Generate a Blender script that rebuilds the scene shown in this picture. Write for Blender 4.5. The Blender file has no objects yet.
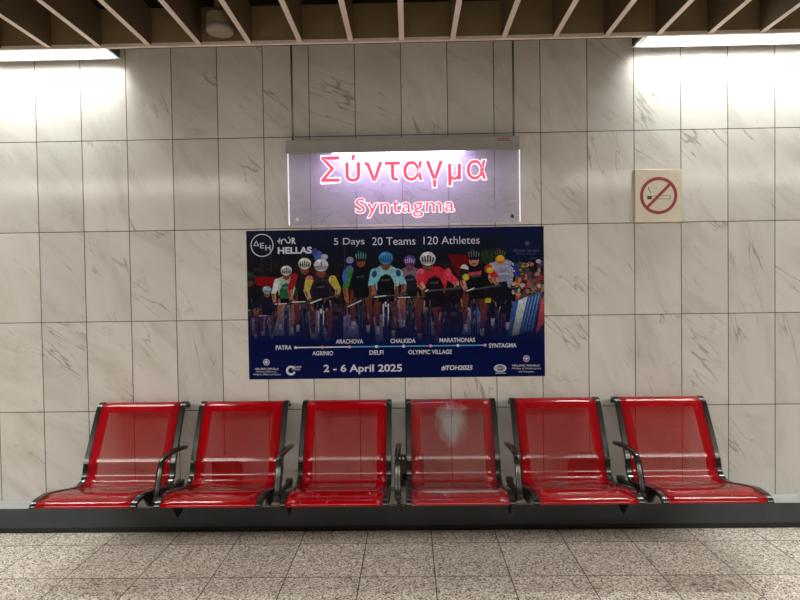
import bpy, bmesh, math, random
from mathutils import Vector, Matrix

random.seed(7)
scene = bpy.context.scene
COL = scene.collection

# ------------------------------------------------------------------ camera, world, exposure
cam_d = bpy.data.cameras.new('camera')
cam_d.sensor_fit = 'HORIZONTAL'
cam_d.sensor_width = 36.0
cam_d.lens = 36.0 * 567.54 / 800.0
cam_d.clip_start = 0.05
cam_o = bpy.data.objects.new('camera', cam_d)
COL.objects.link(cam_o)
_yaw, _pit, _rol = 0.0172, 0.0207, -0.0146          # measured from the tile joints
_f = Vector((-math.sin(_yaw) * math.cos(_pit), math.cos(_yaw) * math.cos(_pit), -math.sin(_pit)))
_r0 = Vector((math.cos(_yaw), math.sin(_yaw), 0))
_u0 = _r0.cross(_f)
_r = math.cos(_rol) * _r0 + math.sin(_rol) * _u0
_u = -math.sin(_rol) * _r0 + math.cos(_rol) * _u0
cam_o.matrix_world = Matrix(((_r.x, _u.x, -_f.x, 0.0), (_r.y, _u.y, -_f.y, -3.711),
                             (_r.z, _u.z, -_f.z, 1.540), (0, 0, 0, 1)))
scene.camera = cam_o

world = bpy.data.worlds.new('station_hall')
scene.world = world
world.use_nodes = True
bg = world.node_tree.nodes['Background']
bg.inputs['Color'].default_value = (1.0, 0.93, 0.84, 1)
bg.inputs['Strength'].default_value = 0.05

vs = scene.view_settings
vs.view_transform = 'Standard'
vs.look = 'None'
vs.exposure = 0.0
vs.gamma = 1.0
vs.use_curve_mapping = False

HALL = 155.0         # each of the long lamps of the platform ceiling, out of the frame
for _y in (-4.3,):
    for _x, _w in ((-4.0, 1.40), (0.0, 0.56), (4.0, 1.15)):
        la = bpy.data.lights.new('platform_lamp', 'AREA')
        la.shape = 'RECTANGLE'; la.size = 3.6; la.size_y = 1.1
        la.energy = HALL * _w
        la.color = (1.0, 0.955, 0.875)
        lo_ = bpy.data.objects.new('platform_lamp', la)
        COL.objects.link(lo_)
        lo_.location = (_x, _y, 3.02)

TUBE = 104.0          # brightness of the two wall washing lights
SIGN_STRIP = 31.0     # the white strip in the sign housing
LETTER = 2.0

# ------------------------------------------------------------------ helpers
def lin(c):
    c = c / 255.0
    return c / 12.92 if c <= 0.04045 else ((c + 0.055) / 1.055) ** 2.4

def rgb(r, g, b, k=1.0):
    return (min(1, lin(r) * k), min(1, lin(g) * k), min(1, lin(b) * k), 1.0)

class NT:
    """small node tree writer"""
    def __init__(s, name):
        s.m = bpy.data.materials.new(name)
        s.m.use_nodes = True
        s.t = s.m.node_tree
        s.b = s.t.nodes['Principled BSDF']
        s.out = s.t.nodes['Material Output']
    def n(s, kind, **kw):
        nd = s.t.nodes.new(kind)
        for k, v in kw.items():
            setattr(nd, k, v)
        return nd
    def put(s, sock, v):
        if isinstance(v, bpy.types.NodeSocket):
            s.t.links.new(v, sock)
        else:
            sock.default_value = v
    def math(s, op, a, b=0.0, c=0.0, clamp=False):
        nd = s.n('ShaderNodeMath', operation=op, use_clamp=clamp)
        s.put(nd.inputs[0], a); s.put(nd.inputs[1], b); s.put(nd.inputs[2], c)
        return nd.outputs[0]
    def mix(s, fac, a, b):
        nd = s.n('ShaderNodeMix', data_type='RGBA')
        s.put(nd.inputs['Factor'], fac); s.put(nd.inputs['A'], a) if False else None
        s.put(nd.inputs[6], a); s.put(nd.inputs[7], b)
        return nd.outputs[2]
    def ramp(s, fac, stops, interp='LINEAR'):
        nd = s.n('ShaderNodeValToRGB')
        cr = nd.color_ramp
        cr.interpolation = interp
        while len(cr.elements) < len(stops):
            cr.elements.new(0.5)
        for e, (p, c) in zip(cr.elements, stops):
            e.position = p
            e.color = c if isinstance(c, tuple) else (c, c, c, 1)
        s.put(nd.inputs[0], fac)
        return nd.outputs[0]
    def sep(s, v):
        nd = s.n('ShaderNodeSeparateXYZ'); s.put(nd.inputs[0], v)
        return nd.outputs[0], nd.outputs[1], nd.outputs[2]
    def comb(s, x, y, z=0.0):
        nd = s.n('ShaderNodeCombineXYZ')
        s.put(nd.inputs[0], x); s.put(nd.inputs[1], y); s.put(nd.inputs[2], z)
        return nd.outputs[0]
    def noise(s, vec, scale, detail=3.0, rough=0.5, dist=0.0):
        nd = s.n('ShaderNodeTexNoise')
        s.put(nd.inputs['Vector'], vec)
        nd.inputs['Scale'].default_value = scale
        nd.inputs['Detail'].default_value = detail
        nd.inputs['Roughness'].default_value = rough
        nd.inputs['Distortion'].default_value = dist
        return nd.outputs['Fac']
    def vadd(s, a, b):
        nd = s.n('ShaderNodeVectorMath', operation='ADD')
        s.put(nd.inputs[0], a); s.put(nd.inputs[1], b)
        return nd.outputs[0]
    def vmul(s, a, b):
        nd = s.n('ShaderNodeVectorMath', operation='MULTIPLY')
        s.put(nd.inputs[0], a); s.put(nd.inputs[1], b)
        return nd.outputs[0]
    def pos(s):
        return s.n('ShaderNodeNewGeometry').outputs['Position']
    def bump(s, h, strength=0.2, dist=0.01):
        nd = s.n('ShaderNodeBump')
        nd.inputs['Strength'].default_value = strength
        nd.inputs['Distance'].default_value = dist
        s.put(nd.inputs['Height'], h)
        s.t.links.new(nd.outputs[0], s.b.inputs['Normal'])
    def base(s, v): s.put(s.b.inputs['Base Color'], v)
    def rough(s, v): s.put(s.b.inputs['Roughness'], v)

def plain(name, col, rough=0.5, metal=0.0, spec=0.5, coat=0.0, var=0.06, scale=14.0):
    t = NT(name)
    tc = t.n('ShaderNodeTexCoord').outputs['Object']
    nz = t.noise(tc, scale, 4.0, 0.6)
    lo = tuple(c * (1 - var) for c in col[:3]) + (1,)
    hi = tuple(min(1, c * (1 + var)) for c in col[:3]) + (1,)
    t.base(t.ramp(nz, [(0.3, lo), (0.7, hi)]))
    t.rough(t.math('MULTIPLY_ADD', nz, 0.1 * rough, 0.95 * rough))
    t.b.inputs['Metallic'].default_value = metal
    t.b.inputs['Specular IOR Level'].default_value = spec
    t.b.inputs['Coat Weight'].default_value = coat
    t.b.inputs['Coat Roughness'].default_value = 0.08
    return t.m

def glow(name, col, strength):
    t = NT(name)
    t.b.inputs['Base Color'].default_value = col
    t.b.inputs['Emission Color'].default_value = col
    t.b.inputs['Emission Strength'].default_value = strength
    t.b.inputs['Roughness'].default_value = 0.4
    return t.m

def obj(name, bm, mats, parent=None, smooth=False):
    me = bpy.data.meshes.new(name)
    bm.normal_update()
    bm.to_mesh(me); bm.free()
    for m in (mats if isinstance(mats, (list, tuple)) else [mats]):
        me.materials.append(m)
    if smooth:
        for p in me.polygons:
            p.use_smooth = True
    o = bpy.data.objects.new(name, me)
    COL.objects.link(o)
    if parent:
        o.parent = parent
    return o

def tag(o, label, cat, group=None):
    o['label'] = label; o['category'] = cat
    if group: o['group'] = group
    return o

def thing(name, label, cat, loc=(0, 0, 0), group=None):
    o = bpy.data.objects.new(name, None)
    o.empty_display_size = 0.1
    COL.objects.link(o)
    o.location = loc
    return tag(o, label, cat, group)

def struct(name, bm, mats, parent=None, smooth=False):
    o = obj(name, bm, mats, parent, smooth)
    o['kind'] = 'structure'
    return o

def box(bm, x0, x1, y0, y1, z0, z1, bev=0.0, mi=0):
    g = bmesh.ops.create_cube(bm, size=1.0)
    vs_ = g['verts']
    for v in vs_:
        v.co = Vector(((x0 + x1) / 2 + v.co.x * (x1 - x0), (y0 + y1) / 2 + v.co.y * (y1 - y0),
                       (z0 + z1) / 2 + v.co.z * (z1 - z0)))
    fs = {f for v in vs_ for f in v.link_faces}
    for f in fs: f.material_index = mi
    if bev > 0:
        es = list({e for v in vs_ for e in v.link_edges})
        bmesh.ops.bevel(bm, geom=es, offset=bev, segments=2, profile=0.6, affect='EDGES')

def prism_x(bm, pts, x0, x1, mi=0, bev=0.0):
    """polygon in the (y, z) plane pulled along x"""
    a = [bm.verts.new((x0, p[0], p[1])) for p in pts]
    b = [bm.verts.new((x1, p[0], p[1])) for p in pts]
    n = len(pts)
    fs = [bm.faces.new(a), bm.faces.new(list(reversed(b)))]
    for i in range(n):
        fs.append(bm.faces.new((a[i], b[i], b[(i + 1) % n], a[(i + 1) % n])))
    for f in fs: f.material_index = mi
    bmesh.ops.recalc_face_normals(bm, faces=fs)
    if bev > 0:
        es = list({e for f in fs for e in f.edges})
        bmesh.ops.bevel(bm, geom=es, offset=bev, segments=2, affect='EDGES')

def tube(bm, pts, r, seg=12, cap=True):
    rings = []
    n = len(pts)
    P = [Vector(p) for p in pts]
    for i, p in enumerate(P):
        d = (P[min(i + 1, n - 1)] - P[max(i - 1, 0)]).normalized()
        a = d.orthogonal().normalized() if abs(d.x) > 0.9 else Vector((1, 0, 0)).cross(d).normalized()
        b = d.cross(a).normalized()
        rings.append([bm.verts.new(p + r * (math.cos(2 * math.pi * k / seg) * a + math.sin(2 * math.pi * k / seg) * b)) for k in range(seg)])
    for i in range(n - 1):
        for k in range(seg):
            bm.faces.new((rings[i][k], rings[i][(k + 1) % seg], rings[i + 1][(k + 1) % seg], rings[i + 1][k]))
    if cap:
        bm.faces.new(list(reversed(rings[0]))); bm.faces.new(rings[-1])
    bmesh.ops.recalc_face_normals(bm, faces=bm.faces[:])

def lathe(bm, prof, cx, cy, seg=32):
    rings = []
    for r, z in prof:
        rings.append([bm.verts.new((cx + r * math.cos(2 * math.pi * k / seg), cy + r * math.sin(2 * math.pi * k / seg), z)) for k in range(seg)])
    for i in range(len(prof) - 1):
        for k in range(seg):
            bm.faces.new((rings[i][k], rings[i][(k + 1) % seg], rings[i + 1][(k + 1) % seg], rings[i + 1][k]))
    bm.faces.new(list(reversed(rings[0]))); bm.faces.new(rings[-1])
    bmesh.ops.recalc_face_normals(bm, faces=bm.faces[:])

def catmull(pts, n=6):
    out = []
    P = [Vector((p[0], p[1])) for p in pts]
    for i in range(len(P) - 1):
        p0 = P[i - 1] if i else 2 * P[0] - P[1]
        p1, p2 = P[i], P[i + 1]
        p3 = P[i + 2] if i + 2 < len(P) else 2 * P[-1] - P[-2]
        for k in range(n):
            t = k / n
            out.append(0.5 * ((2 * p1) + (-p0 + p2) * t + (2 * p0 - 5 * p1 + 4 * p2 - p3) * t * t + (-p0 + 3 * p1 - 3 * p2 + p3) * t ** 3))
    out.append(P[-1])
    return out

def text_mesh(s, bold=0.0, shear=0.0, spacing=1.0):
    """verts and faces of a line of lettering, scaled to the unit square"""
    cu = bpy.data.curves.new('lettering_curve', 'FONT')
    cu.body = s
    cu.offset = bold
    cu.shear = shear
    cu.space_character = spacing
    cu.resolution_u = 5
    to = bpy.data.objects.new('lettering_curve', cu)
    COL.objects.link(to)
    dg = bpy.context.evaluated_depsgraph_get()
    dg.update()
    me = bpy.data.meshes.new_from_object(to.evaluated_get(dg))
    V = [v.co.copy() for v in me.vertices]
    F = [list(p.vertices) for p in me.polygons]
    bpy.data.objects.remove(to); bpy.data.curves.remove(cu); bpy.data.meshes.remove(me)
    return V, F

# ------------------------------------------------------------------ setting materials
def mat_wall():
    t = NT('marble_tiles')
    p = t.pos()
    x, y, z = t.sep(p)
    tx = t.math('DIVIDE', t.math('ADD', x, 0.0377), 0.3)
    tz = t.math('DIVIDE', t.math('SUBTRACT', z, 0.1581), 0.5944)
    ix, iz = t.math('FLOOR', tx), t.math('FLOOR', tz)
    fx, fz = t.math('FRACT', tx), t.math('FRACT', tz)
    wn = t.n('ShaderNodeTexWhiteNoise', noise_dimensions='2D')
    t.put(wn.inputs['Vector'], t.comb(ix, iz))
    rnd = wn.outputs['Value']; rc = wn.outputs['Color']
    off = t.vmul(rc, (37.0, 0.0, 53.0))
    q = t.vadd(p, off)
    # veins run down to the right, each tile at a tilt of its own
    mp = t.n('ShaderNodeMapping', vector_type='POINT')
    t.put(mp.inputs['Vector'], q)
    rot = t.math('MULTIPLY_ADD', t.sep(rc)[1], math.radians(56), math.radians(-78))
    t.put(mp.inputs['Rotation'], t.comb(0.0, rot, 0.0))
    def veins(scale, squash, width, centre, warp, detail):
        m2 = t.n('ShaderNodeMapping', vector_type='POINT')
        t.put(m2.inputs['Vector'], mp.outputs[0])
        m2.inputs['Scale'].default_value = (1.0, 1.0, squash)
        nn = t.noise(m2.outputs[0], scale, detail, 0.55, warp)
        r_ = t.math('ABSOLUTE', t.math('SUBTRACT', nn, centre))
        return m2.outputs[0], t.math('SUBTRACT', 1.0, t.math('DIVIDE', r_, width), clamp=True)
    v, vein = veins(0.65, 6.0, 0.0085, 0.5, 0.0, 4.0)
    v2, vein2 = veins(1.9, 3.2, 0.010, 0.55, 0.6, 6.0)
    gate = t.ramp(t.noise(q, 2.6, 2.0), [(0.50, 0.0), (0.62, 1.0)])
    gate2 = t.ramp(t.noise(t.vadd(q, (9, 3, 5)), 4.2, 3.0), [(0.47, 0.0), (0.62, 1.0)])
    cloud = t.noise(v2, 1.6, 5.0, 0.6, 0.3)
    base = t.ramp(cloud, [(0.25, rgb(188, 183, 172)), (0.5, rgb(209, 205, 198)), (0.78, rgb(216, 213, 208))])
    tone = t.math('MULTIPLY_ADD', rnd, 0.12, 0.92)
    base = t.vmul(base, t.comb(tone, tone, t.math('MULTIPLY_ADD', rnd, 0.10, 0.93)))
    c = t.mix(t.math('MULTIPLY', t.math('MULTIPLY', vein, gate), 0.60), base, rgb(104, 92, 80))
    c = t.mix(t.math('MULTIPLY', t.math('MULTIPLY', vein2, gate2), 0.26), c, rgb(128, 116, 102))
    gx = t.math('MULTIPLY', t.math('MINIMUM', fx, t.math('SUBTRACT', 1.0, fx)), 0.3)
    gz = t.math('MULTIPLY', t.math('MINIMUM', fz, t.math('SUBTRACT', 1.0, fz)), 0.5944)
    g = t.math('MINIMUM', gx, gz)
    joint = t.math('LESS_THAN', g, 0.0024)
    c = t.mix(joint, c, rgb(62, 50, 40))
    t.base(c)
    t.rough(t.math('MULTIPLY_ADD', joint, 0.6, t.math('MULTIPLY_ADD', cloud, 0.06, 0.08)))
    t.b.inputs['Specular IOR Level'].default_value = 0.16
    hgt = t.math('DIVIDE', g, 0.004, clamp=True)
    t.bump(t.math('ADD', hgt, t.math('MULTIPLY', rnd, 0.0)), 0.35, 0.003)
    return t.m

def mat_floor():
    t = NT('terrazzo_tiles')
    p = t.pos()
    x, y, z = t.sep(p)
    tx = t.math('DIVIDE', t.math('ADD', x, 2.2856), 0.4)
    ty = t.math('DIVIDE', t.math('ADD', y, 0.3124), 0.4)
    ix, iy = t.math('FLOOR', tx), t.math('FLOOR', ty)
    fx, fy = t.math('FRACT', tx), t.math('FRACT', ty)
    wn = t.n('ShaderNodeTexWhiteNoise', noise_dimensions='2D')
    t.put(wn.inputs['Vector'], t.comb(ix, iy))
    rnd = wn.outputs['Value']
    vo = t.n('ShaderNodeTexVoronoi', voronoi_dimensions='2D')
    t.put(vo.inputs['Vector'], t.vadd(p, t.vmul(t.comb(ix, iy), (3.1, 1.7, 0))))
    vo.inputs['Scale'].default_value = 150.0
    chip = t.sep(vo.outputs['Color'])[0]
    c = t.ramp(chip, [(0.0, rgb(92, 80, 70)), (0.13, rgb(150, 138, 124)), (0.28, rgb(196, 186, 172)), (0.60, rgb(214, 206, 194)), (0.86, rgb(238, 232, 224))], 'CONSTANT')
    mott = t.math('MULTIPLY_ADD', t.noise(p, 5.0, 3.0), 0.16, 1.10)
    tone = t.math('MULTIPLY', mott, t.math('MULTIPLY_ADD', rnd, 0.12, 0.92))
    c = t.vmul(c, t.comb(tone, tone, tone))
    gx = t.math('MULTIPLY', t.math('MINIMUM', fx, t.math('SUBTRACT', 1.0, fx)), 0.4)
    gy = t.math('MULTIPLY', t.math('MINIMUM', fy, t.math('SUBTRACT', 1.0, fy)), 0.4)
    g = t.math('MINIMUM', gx, gy)
    joint = t.math('LESS_THAN', g, 0.0027)
    c = t.mix(t.math('MULTIPLY', joint, 1.0), c, rgb(52, 46, 42))
    t.base(c)
    t.rough(t.math('MULTIPLY_ADD', mott, 0.15, 0.22))
    t.b.inputs['Specular IOR Level'].default_value = 0.4
    return t.m

M_WALL, M_FLOOR = mat_wall(), mat_floor()
M_PLINTH = plain('grey_plinth_paint', rgb(56, 64, 68), 0.38, var=0.12, scale=6)
M_LEDGE = plain('pale_grey_ledge', rgb(172, 175, 176), 0.3, var=0.08, scale=6)
M_TOE = plain('black_toe_strip', rgb(18, 20, 28), 0.35)
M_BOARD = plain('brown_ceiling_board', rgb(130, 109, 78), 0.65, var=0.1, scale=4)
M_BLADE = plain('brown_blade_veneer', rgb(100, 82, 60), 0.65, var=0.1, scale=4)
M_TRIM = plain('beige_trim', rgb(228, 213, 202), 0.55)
M_SLAB = plain('dark_void_paint', rgb(26, 22, 20), 0.8)

# ------------------------------------------------------------------ room shell
bm = bmesh.new(); box(bm, -6.5, 6.5, -8.0, 0.0, -0.12, 0.0)
struct('floor', bm, M_FLOOR)
bm = bmesh.new(); box(bm, -6.5, 6.5, 0.0, 0.2, 0.0, 3.42)
struct('wall_back', bm, M_WALL)
bm = bmesh.new(); box(bm, -6.5, 6.5, -0.140, 0.0, 0.035, 0.162, 0.004)
pl = struct('baseboard_back', bm, M_PLINTH)
bm = bmesh.new(); box(bm, -6.5, 6.5, -0.1402, 0.0, 0.1595, 0.1635, 0.0015)
struct('ledge', bm, M_LEDGE, pl)
bm = bmesh.new(); box(bm, -6.5, 6.5, -0.133, 0.0, 0.0, 0.0352)
struct('toe_strip', bm, M_TOE, pl)
bm = bmesh.new(); box(bm, -6.5, 6.5, -8.0, 0.2, 3.42, 3.5)
ceil = struct('ceiling', bm, M_SLAB)
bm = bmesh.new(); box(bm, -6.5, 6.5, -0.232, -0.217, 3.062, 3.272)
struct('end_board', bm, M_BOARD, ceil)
bm = bmesh.new(); box(bm, -6.5, 6.5, -0.236, -0.212, 3.040, 3.0622, 0.002)
struct('edge_trim', bm, M_TRIM, ceil)
bm = bmesh.new(); box(bm, -6.5, 6.5, -0.2175, 0.02, 3.268, 3.43)
struct('bulkhead', bm, M_SLAB, ceil)
BP = 0.3092
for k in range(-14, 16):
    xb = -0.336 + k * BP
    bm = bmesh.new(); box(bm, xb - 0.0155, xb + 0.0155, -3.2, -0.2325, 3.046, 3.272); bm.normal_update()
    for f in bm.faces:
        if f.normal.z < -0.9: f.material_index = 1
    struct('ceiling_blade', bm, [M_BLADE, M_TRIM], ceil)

# ------------------------------------------------------------------ wall washing lights
M_HOUSE = plain('white_enamel', rgb(205, 205, 200), 0.35)
M_ENDCAP = plain('dark_end_cap', rgb(58, 56, 54), 0.5)
M_TUBE = glow('lit_diffuser', (0.97, 1.0, 0.97, 1), TUBE)
M_LOUVRE = plain('white_louvre', rgb(235, 236, 238), 0.3)

def washer(x0, x1, dark_end, label):
    xc = (x0 + x1) / 2
    t = thing('ceiling_light', label, 'ceiling light', (xc, -0.12, 3.05), 'wall washing ceiling lights')
    a, b = x0 - xc, x1 - xc
    Y0, Y1 = -0.088, 0.075          # trough between the edge trim and the wall
    bm = bmesh.new()
    box(bm, a, b, Y0, Y0 + 0.006, 0.0, 0.16)
    box(bm, a, b, Y1 - 0.006, Y1, 0.0, 0.16)
    box(bm, a, b, Y0, Y1, 0.154, 0.16)
    box(bm, a, b, Y1 - 0.012, Y1, -0.004, 0.006)
    obj('housing', bm, M_HOUSE, t)
    for e, s in ((a, 1), (b, -1)):
        bm = bmesh.new()
        box(bm, min(e, e + s * 0.016), max(e, e + s * 0.016), Y0 + 0.006, Y1 - 0.006, 0.002, 0.15)
        obj('end_cap', bm, M_ENDCAP, t)
    bm = bmesh.new()
    box(bm, a + 0.03, b - 0.03, Y0 + 0.012, Y1 - 0.070, 0.075, 0.088)
    obj('diffuser', bm, M_TUBE, t)
    bm = bmesh.new()
    n = int((b - a - 0.06) / 0.085)
    for i in range(n + 1):
        xx = a + 0.05 + i * 0.085
        v = [(-0.012, 0.068), (0.012, 0.068), (0.002, 0.008), (-0.002, 0.008)]
        A = [bm.verts.new((xx + p, Y0 + 0.007, q)) for p, q in v]
        B = [bm.verts.new((xx + p, Y1 - 0.007, q)) for p, q in v]
        fs = [bm.faces.new(A), bm.faces.new(list(reversed(B)))]
        for j in range(4):
            fs.append(bm.faces.new((A[j], B[j], B[(j + 1) % 4], A[(j + 1) % 4])))
        bmesh.ops.recalc_face_normals(bm, faces=fs)
    obj('louvre', bm, M_LOUVRE, t)
    return t

washer(-4.6, -1.845, 1, 'white louvred strip light at the wall top on the left, above plain tiles')
washer(1.432, 4.4, 0, 'white louvred strip light at the wall top on the right, above the no smoking plate')

# ------------------------------------------------------------------ round fitting between the blades
M_CAN = plain('aged_white_plastic', rgb(128, 116, 96), 0.5)
t = thing('smoke_detector', 'round beige smoke detector hanging between the ceiling blades', 'smoke detector', (-1.088, -0.372, 3.042))
bm = bmesh.new(); lathe(bm, [(0.030, 0.379), (0.030, 0.12), (0.070, 0.115), (0.076, 0.105), (0.076, 0.050), (0.072, 0.046)], 0, 0, 40)
obj('body', bm, M_CAN, t, False)
bm = bmesh.new(); lathe(bm, [(0.072, 0.047), (0.079, 0.042), (0.080, 0.022), (0.074, 0.010), (0.058, 0.004), (0.030, 0.002), (0.004, 0.001)], 0, 0, 40)
obj('lens_cap', bm, plain('white_plastic_cap', rgb(140, 130, 118), 0.4), t, True)

# ------------------------------------------------------------------ bench: six perforated seats on one wall beam
PROF = [(-0.020, 0.786), (-0.030, 0.806), (-0.050, 0.820), (-0.078, 0.822), (-0.105, 0.808), (-0.122, 0.784),
        (-0.168, 0.700), (-0.232, 0.577), (-0.272, 0.500), (-0.281, 0.470), (-0.289, 0.437), (-0.303, 0.408), (-0.330, 0.388), (-0.375, 0.382),
        (-0.450, 0.396), (-0.530, 0.416), (-0.610, 0.434), (-0.665, 0.443), (-0.715, 0.441), (-0.748, 0.437),
        (-0.770, 0.428), (-0.781, 0.418), (-0.784, 0.408)]
PC = catmull(PROF, 4)
ARC = [0.0]
for i in range(1, len(PC)):
    ARC.append(ARC[-1] + (PC[i] - PC[i - 1]).length)

def arc_at(i): return ARC[i * 4]
V_TOP, V_CREASE, V_FRONT = arc_at(5) + 0.015, arc_at(12), arc_at(17)

def mat_seat(name, fade=0.0, patch=None, frontwear=0.0, band=None, seed=0.0):
    """red stove enamel on sheet steel, punched with round holes inside a plain border"""
    t = NT(name)
    uv = t.n('ShaderNodeTexCoord').outputs['UV']
    u, v, _ = t.sep(uv)
    pitch = 0.0092
    a = t.math('DIVIDE', t.math('ADD', u, v), pitch)
    b = t.math('DIVIDE', t.math('SUBTRACT', u, v), pitch)
    da = t.math('SUBTRACT', t.math('FRACT', a), 0.5)
    db = t.math('SUBTRACT', t.math('FRACT', b), 0.5)
    d2 = t.math('ADD', t.math('MULTIPLY', da, da), t.math('MULTIPLY', db, db))
    hole = t.math('LESS_THAN', d2, 0.35 ** 2)
    inx = t.math('LESS_THAN', t.math('ABSOLUTE', u), 0.196)
    iny = t.math('MULTIPLY', t.math('GREATER_THAN', v, V_TOP), t.math('LESS_THAN', v, V_FRONT - 0.03))
    hole = t.math('MULTIPLY', hole, t.math('MULTIPLY', inx, iny))
    uvs = t.vadd(uv, (seed, seed * 0.7, 0))
    n1 = t.noise(uvs, 9.0, 5.0, 0.65)
    n2 = t.noise(t.vmul(uvs, (1.0, 0.45, 1.0)), 26.0, 6.0, 0.7)
    red = t.mix(t.math('MULTIPLY', n1, 0.5), rgb(156, 1, 10), rgb(138, 2, 12))
    if fade:
        red = t.mix(t.math('MULTIPLY', t.ramp(n1, [(0.35, 0.35), (0.65, 1.0)]), fade), red, rgb(122, 54, 56))
    wear = None
    if patch:
        pu, pv, ru, rv = patch
        eu = t.math('DIVIDE', t.math('SUBTRACT', u, pu), ru)
        ev = t.math('DIVIDE', t.math('SUBTRACT', v, pv), rv)
        # wider at the top than at the bottom
        e = t.math('SUBTRACT', 1.0, t.math('ADD', t.math('MULTIPLY', t.math('MULTIPLY', eu, eu), t.math('MULTIPLY_ADD', ev, 0.7, 1.0)), t.math('MULTIPLY', ev, ev)))
        wear = t.math('MULTIPLY', t.ramp(t.math('ADD', e, t.math('MULTIPLY', t.math('SUBTRACT', n2, 0.5), 2.2)), [(-0.0, 0.0), (1.3, 1.0)]), 0.9)
    if band:
        bu = t.math('DIVIDE', u, 0.225)
        bv = t.math('DIVIDE', t.math('SUBTRACT', v, band), 0.020)
        e2 = t.math('SUBTRACT', 1.0, t.math('ADD', t.math('POWER', t.math('ABSOLUTE', bu), 6.0), t.math('MULTIPLY', bv, bv)))
        w3 = t.math('MULTIPLY', t.ramp(t.math('ADD', e2, t.math('MULTIPLY', t.math('SUBTRACT', n1, 0.5), 1.6)), [(0.0, 0.0), (0.6, 1.0)]), 0.8)
        wear = w3 if wear is None else t.math('MAXIMUM', wear, w3)
    if frontwear:
        lo = t.math('DIVIDE', t.math('SUBTRACT', v, arc_at(14)), 0.10, clamp=True)
        w2 = t.math('MULTIPLY', t.ramp(t.math('MULTIPLY_ADD', n2, 0.75, t.math('MULTIPLY', n1, 0.35)), [(0.70 - 0.07 * frontwear, 0.0), (0.76 - 0.05 * frontwear, 1.0)]), t.math('MULTIPLY', lo, min(1.0, frontwear)))
        wear = w2 if wear is None else t.math('MAXIMUM', wear, w2)
    if wear is not None:
        red = t.mix(wear, red, rgb(168, 164, 164))
    t.base(red)
    t.rough(t.math('MULTIPLY_ADD', n2, 0.06, 0.08))
    t.b.inputs['Specular IOR Level'].default_value = 0.48
    tr = t.n('ShaderNodeBsdfTransparent')
    mx = t.n('ShaderNodeMixShader')
    t.put(mx.inputs[0], hole)
    t.t.links.new(t.b.outputs[0], mx.inputs[1]); t.t.links.new(tr.outputs[0], mx.inputs[2])
    t.t.links.new(mx.outputs[0], t.out.inputs['Surface'])
    return t.m

M_FRAME = plain('black_glossy_metal', rgb(44, 46, 46), 0.24, 0.55, 0.6, 0.3, var=0.25, scale=9)
M_ARM = plain('worn_black_metal', rgb(50, 50, 50), 0.26, 0.6, 0.6, 0.2, var=0.3, scale=20)
M_BLACK = plain('black_bracket_paint', rgb(22, 21, 21), 0.4, 0.1)
M_BEAM = plain('beige_beam_paint', rgb(176, 168, 148), 0.45)
M_MOUNT = plain('dark_brown_mount', rgb(74, 58, 48), 0.45)
M_BOLT = plain('bright_steel', rgb(205, 205, 205), 0.25, 0.9)

BCX, PITCH, HW = -0.080, 0.662, 0.2855       # bench centre, seat spacing, half width of a seat
FW = 0.033                                   # width of a side bar

def seat_mesh():
    bm = bmesh.new()
    uvl = bm.loops.layers.uv.new('UVMap')
    w = HW - FW + 0.002
    xs = [-w, -0.196, 0.0, 0.196, w]
    rows = []
    for p in PC:
        rows.append([bm.verts.new((x, p.x, p.y)) for x in xs])
    for i in range(len(rows) - 1):
        for j in range(len(xs) - 1):
            f = bm.faces.new((rows[i][j], rows[i + 1][j], rows[i + 1][j + 1], rows[i][j + 1]))
            f.smooth = True
            for lp, (ii, jj) in zip(f.loops, ((i, j), (i + 1, j), (i + 1, j + 1), (i, j + 1))):
                lp[uvl].uv = (xs[jj], ARC[ii])
    return bm

def bar_mesh(side):
    """flat steel bar bent along the seat's outline, its face just proud of the sheet"""
    bm = bmesh.new()
    x0 = side * (HW - FW); x1 = side * HW
    if x0 > x1: x0, x1 = x1, x0
    up, dn = 0.004, -0.014
    rings = []
    for i, p in enumerate(PC):
        d = (PC[min(i + 1, len(PC) - 1)] - PC[max(i - 1, 0)]).normalized()
        nrm = Vector((d.y, -d.x))          # towards the sitter
        if nrm.dot(Vector((-0.6, 0.8))) < 0: nrm = -nrm if i not in range(0, 12) else nrm
        a = p + nrm * up; b = p + nrm * dn
        c = 0.003
        a2 = p + nrm * (up - c)
        rings.append([bm.verts.new(v) for v in ((x0, b.x, b.y), (x0, a2.x, a2.y), (x0 + c, a.x, a.y), (x1 - c, a.x, a.y), (x1, a2.x, a2.y), (x1, b.x, b.y))])
    n = 6
    for i in range(len(rings) - 1):
        for k in range(n):
            bm.faces.new((rings[i][k], rings[i][(k + 1) % n], rings[i + 1][(k + 1) % n], rings[i + 1][k]))
    bm.faces.new(rings[0]); bm.faces.new(list(reversed(rings[-1])))
    bmesh.ops.recalc_face_normals(bm, faces=bm.faces[:])
    return bm

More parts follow.
